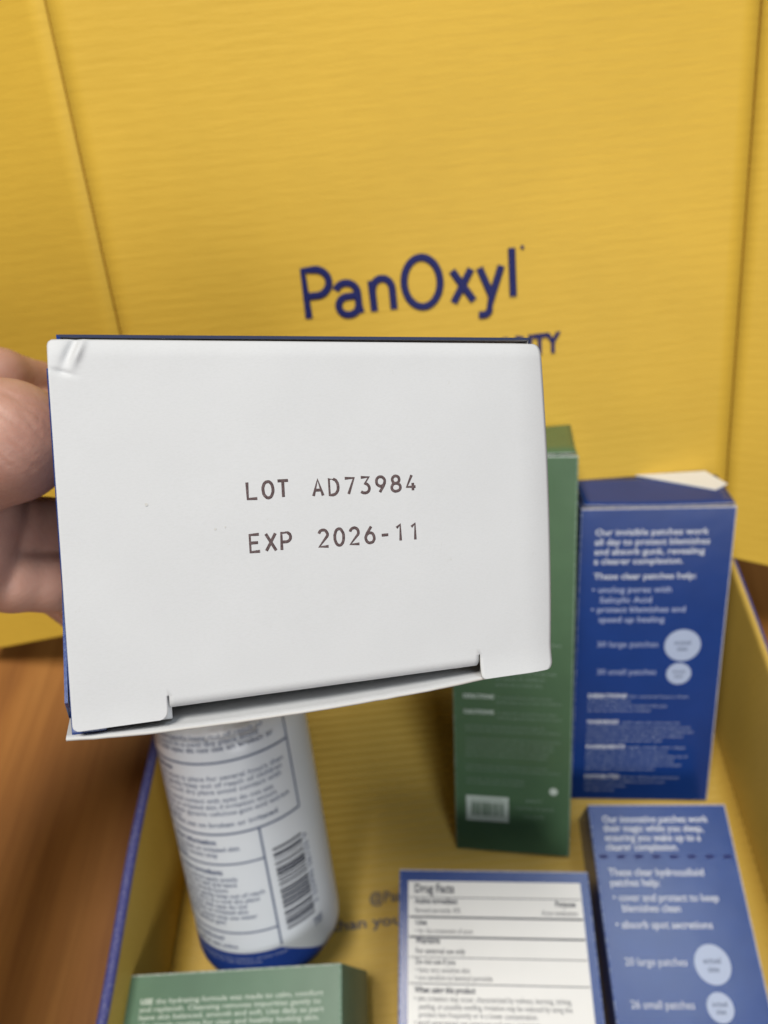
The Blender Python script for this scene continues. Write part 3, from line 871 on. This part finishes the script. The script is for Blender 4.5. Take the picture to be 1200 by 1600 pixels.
    bm = bmesh.new(); bm.from_mesh(me); bmesh.ops.remove_doubles(bm, verts=bm.verts, dist=2e-6); bm.to_mesh(me); bm.free()
    for p in me.polygons: p.use_smooth = True
    return me
ef = link('end_flap', flap_mesh(), ['white', 'cut'], hc)
sm = ef.modifiers.new('thickness', 'SOLIDIFY'); sm.thickness = 0.00045; sm.offset = -1; sm.material_offset_rim = 1
# stamped lettering: one-stroke stamp characters
G = {
 'L': [[(0, 1), (0, 0), (.58, 0)]], 'O': [arc(.31, .5, .31, .5, 0, 360, 24)], 'T': [[(-.02, 1), (.62, 1)], [(.3, 1), (.3, 0)]],
 'A': [[(0, 0), (.3, 1), (.6, 0)], [(.1, .34), (.5, .34)]], 'D': [[(.2, 0), (0, 0), (0, 1), (.2, 1)] + arc(.2, .5, .38, .5, 90, -90, 14)],
 '7': [[(0, 1), (.58, 1), (.2, 0)]], '3': [[(.02, 1), (.55, 1), (.27, .6)] + arc(.25, .3, .32, .3, 75, -140, 14)],
 '9': [arc(.3, .69, .29, .31, 0, 360, 22), [(.59, .66), (.5, .4), (.22, 0)]],
 '8': [arc(.3, .76, .24, .24, 0, 360, 20), arc(.3, .26, .30, .26, 0, 360, 22)],
 '4': [[(.38, 1), (.0, .24), (.62, .24)], [(.44, .5), (.44, 0)]],
 'E': [[(.56, 1), (0, 1), (0, 0), (.58, 0)], [(0, .52), (.48, .52)]], 'X': [[(0, 1), (.6, 0)], [(.6, 1), (0, 0)]],
 'P': [[(0, 0), (0, 1), (.3, 1)] + arc(.3, .73, .28, .27, 90, -90, 10) + [(0, .46)]],
 '2': [arc(.28, .71, .28, .29, 165, -25, 12) + [(0, 0), (.6, 0)]], '0': [arc(.3, .5, .29, .5, 0, 360, 24)],
 '6': [arc(.3, .31, .29, .31, 0, 360, 22), [(.01, .34), (.1, .6), (.40, 1)]], '-': [[(.08, .42), (.52, .42)]],
 '1': [[(.1, .80), (.36, 1), (.36, 0)]]}
def stamp(txt, x, y, pitch, h=3.0, w=3.0):
    for ch in txt:
        if ch in G:
            ln = [[((x + px * w) / 1000, (y + py * h) / 1000) for px, py in L] for L in G[ch]]
            me = strokes_mesh(ln, 0.00028, flat=0.10, jitter=0.00003)
            for vv in me.vertices:
                k = -vv.co.y / HH
                vv.co.z += FLAPZ + 0.0007 * math.sin(math.pi * vv.co.x / HW) * math.sin(math.pi * k) + 0.00007 * noise.noise(Vector((vv.co.x * 90, vv.co.y * 90, 2))) + 0.00003
            link('stamped_character', me, 'ink_brown', ef)
        x += pitch
stamp('LOT', 31.9, -29.1, 2.86)
stamp('AD73984', 44.2, -29.2, 3.11)
stamp('EXP', 31.9, -38.85, 2.90, h=3.15)
stamp('2026-11', 44.8, -38.85, 3.06, h=3.15)

for sx, sy, sr in ((14.2, -29.1, 0.28), (25.8, -34.2, 0.22), (27.6, -33.9, 0.16)):
    zz = FLAPZ + 0.0007 * math.sin(math.pi * sx / 94.2) * math.sin(math.pi * -sy / 68.8) + 0.00008
    disc(ef, 'dirt_speck', sx, sy, sr, 'cut', z=zz, n=9)

# ------------------------------------------------------------------ the hand that holds it
def at(px, py, d): return C0 + (FWD + RGT * ((px - 600) / FPX) + DWN * ((py - 800) / FPX)) * d
chains = [
 # forearm, wrist, palm
 [(-1150, 1700, .150, .040), (-760, 1240, .185, .034), (-520, 960, .215, .029), (-330, 830, .222, .027)],
 [(-520, 960, .215, .028), (-330, 760, .225, .024), (-190, 690, .22, .019)],
 [(-520, 960, .215, .028), (-330, 900, .222, .024), (-190, 900, .215, .018)],
 [(-330, 800, .22, .025), (-190, 790, .215, .021)],
 # thumb
 [(-420, 820, .215, .024), (-230, 745, .205, .020), (-70, 712, .190, .0166), (10, 690, .190, .0152), (40, 676, .215, .0126), (72, 664, .245, .0105), (84, 660, .258, .0085)],
 # index
 [(-230, 660, .228, .016), (-90, 592, .232, .0100), (0, 590, .236, .0088), (62, 606, .250, .0082), (100, 618, .272, .0073), (110, 622, .285, .0066)],
 # middle
 [(-230, 760, .225, .016), (-90, 806, .216, .0105), (20, 822, .214, .0094), (78, 826, .222, .0088), (98, 838, .250, .0076), (106, 842, .268, .0066)],
 # ring
 [(-230, 860, .222, .016), (-90, 890, .212, .0100), (20, 905, .212, .0090), (74, 908, .218, .0086), (116, 925, .240, .0074), (146, 975, .252, .0068), (200, 1004, .252, .0064)],
 # little
 [(-220, 930, .218, .014), (-100, 925, .232, .0085), (0, 916, .246, .0072), (80, 925, .258, .0066), (120, 960, .268, .0060)],
 # palm edge
 [(-230, 760, .212, .020), (-58, 806, .204, .0152), (-70, 872, .203, .0144), (-98, 900, .206, .0130), (-230, 930, .215, .016)],
]
def sdf_surface(chs, step, k):
    """one continuous skin round the bones: smooth union of tapered capsules, meshed by surface nets"""
    segs = []
    for ch in chs:
        for a, b in zip(ch[:-1], ch[1:]):
            segs.append((np.array(at(*a[:3])), np.array(at(*b[:3])), a[3], b[3]))
    lo = np.min([np.minimum(A - ra, B - rb) for A, B, ra, rb in segs], axis=0) - 0.006
    hi = np.max([np.maximum(A + ra, B + rb) for A, B, ra, rb in segs], axis=0) + 0.006
    n = np.ceil((hi - lo) / step).astype(int) + 1
    D = np.full(n, 0.02, np.float32)
    for A, B, ra, rb in segs:
        m = 0.012
        i0 = np.maximum(0, ((np.minimum(A - ra, B - rb) - m - lo) / step).astype(int))
        i1 = np.minimum(n, ((np.maximum(A + ra, B + rb) + m - lo) / step).astype(int) + 2)
        X, Y, Z = [(lo[q] + step * np.arange(i0[q], i1[q])).astype(np.float32) for q in range(3)]
        px = X[:, None, None] - A[0]; py = Y[None, :, None] - A[1]; pz = Z[None, None, :] - A[2]
        ba = B - A; L2 = float(ba @ ba)
        t = np.clip((px * ba[0] + py * ba[1] + pz * ba[2]) / L2, 0, 1)
        d = np.sqrt((px - t * ba[0]) ** 2 + (py - t * ba[1]) ** 2 + (pz - t * ba[2]) ** 2) - (ra + (rb - ra) * t)
        S = D[i0[0]:i1[0], i0[1]:i1[1], i0[2]:i1[2]]
        h = np.maximum(k - np.abs(S - d), 0) / k
        S[...] = np.minimum(S, d) - h * h * k * 0.25
    ins = D < 0
    cnt = np.zeros(tuple(n - 1), np.int8)
    for dx in (0, 1):
        for dy in (0, 1):
            for dz in (0, 1): cnt += ins[dx:n[0] - 1 + dx, dy:n[1] - 1 + dy, dz:n[2] - 1 + dz]
    cells = np.argwhere((cnt > 0) & (cnt < 8))
    idx = np.full(tuple(n - 1), -1, np.int32); idx[tuple(cells.T)] = np.arange(len(cells))
    acc = np.zeros((len(cells), 3)); wt = np.zeros(len(cells))
    cor = [(a, b, c) for a in (0, 1) for b in (0, 1) for c in (0, 1)]
    for p in cor:
        for ax in range(3):
            if p[ax]: continue
            q = list(p); q[ax] = 1
            d0 = D[tuple((cells + p).T)]; d1 = D[tuple((cells + q).T)]
            cr = (d0 < 0) != (d1 < 0)
            t = np.where(cr, d0 / np.where(cr, d0 - d1, 1), 0)
            P = np.tile(np.array(p, float), (len(cells), 1)); P[:, ax] += t
            acc[cr] += P[cr]; wt[cr] += 1
    V = lo + step * (cells + acc / wt[:, None])
    F = []
    for ax in range(3):
        o1, o2 = [(1, 2), (2, 0), (0, 1)][ax]
        sl0 = [slice(1, -1)] * 3; sl0[ax] = slice(0, -1); sl1 = [slice(1, -1)] * 3; sl1[ax] = slice(1, None)
        a = ins[tuple(sl0)]; b = ins[tuple(sl1)]
        e = np.argwhere(a != b); fl = a[tuple(e.T)]
        base = e.copy(); base[:, o1] += 1; base[:, o2] += 1
        def cell(d1, d2):
            c = base.copy(); c[:, o1] -= d1; c[:, o2] -= d2; return idx[tuple(c.T)]
        Q = np.stack([cell(1, 1), cell(0, 1), cell(0, 0), cell(1, 0)], 1)
        Q[~fl] = Q[~fl][:, ::-1]
        F.append(Q)
    return V, np.concatenate(F)
V_, F_ = sdf_surface(chains, 0.0008, 0.0016)
me2 = bpy.data.meshes.new('hand')
me2.from_pydata(V_.tolist(), [], F_.tolist()); me2.update()
ho = bpy.data.objects.new('person_hand', me2); COL.objects.link(ho)
# crease lines across the thumb base
cre = [((-30, 622), (62, 690)), ((-40, 640), (52, 712)), ((10, 612), (84, 668)), ((-60, 668), (34, 742)), ((-20, 604), (80, 640)), ((-10, 690), (60, 738)), ((30, 640), (78, 700))]
segs = [(Vector(a), Vector(b)) for a, b in cre]
nrm = np.empty(len(V_) * 3); me2.vertices.foreach_get('normal', nrm); nrm = nrm.reshape(-1, 3)
Q_ = V_ - np.array(C0); dep_ = Q_ @ np.array(FWD)
sx = 600 + FPX * (Q_ @ np.array(RGT)) / dep_; sy = 800 + FPX * (Q_ @ np.array(DWN)) / dep_
groove = np.zeros(len(V_))
for a, b in segs:
    dx, dy = b.x - a.x, b.y - a.y
    t = np.clip(((sx - a.x) * dx + (sy - a.y) * dy) / (dx * dx + dy * dy), 0, 1)
    ds = np.hypot(sx - a.x - t * dx, sy - a.y - t * dy)
    groove += np.exp(-(ds / 3.6) ** 2) * np.sin(np.pi * np.clip(t, 0.02, 0.98)) ** 0.6
groove[dep_ > 0.203] = 0
V_ = V_ - nrm * (0.00032 * np.minimum(groove, 1.3))[:, None]
me2.vertices.foreach_set('co', V_.ravel()); me2.update()
for p in me2.polygons: p.use_smooth = True
me2.materials.clear(); me2.materials.append(M['skin'])
ho['label'] = 'bare hand reaching in from the left, gripping the held carton'; ho['category'] = 'hand'
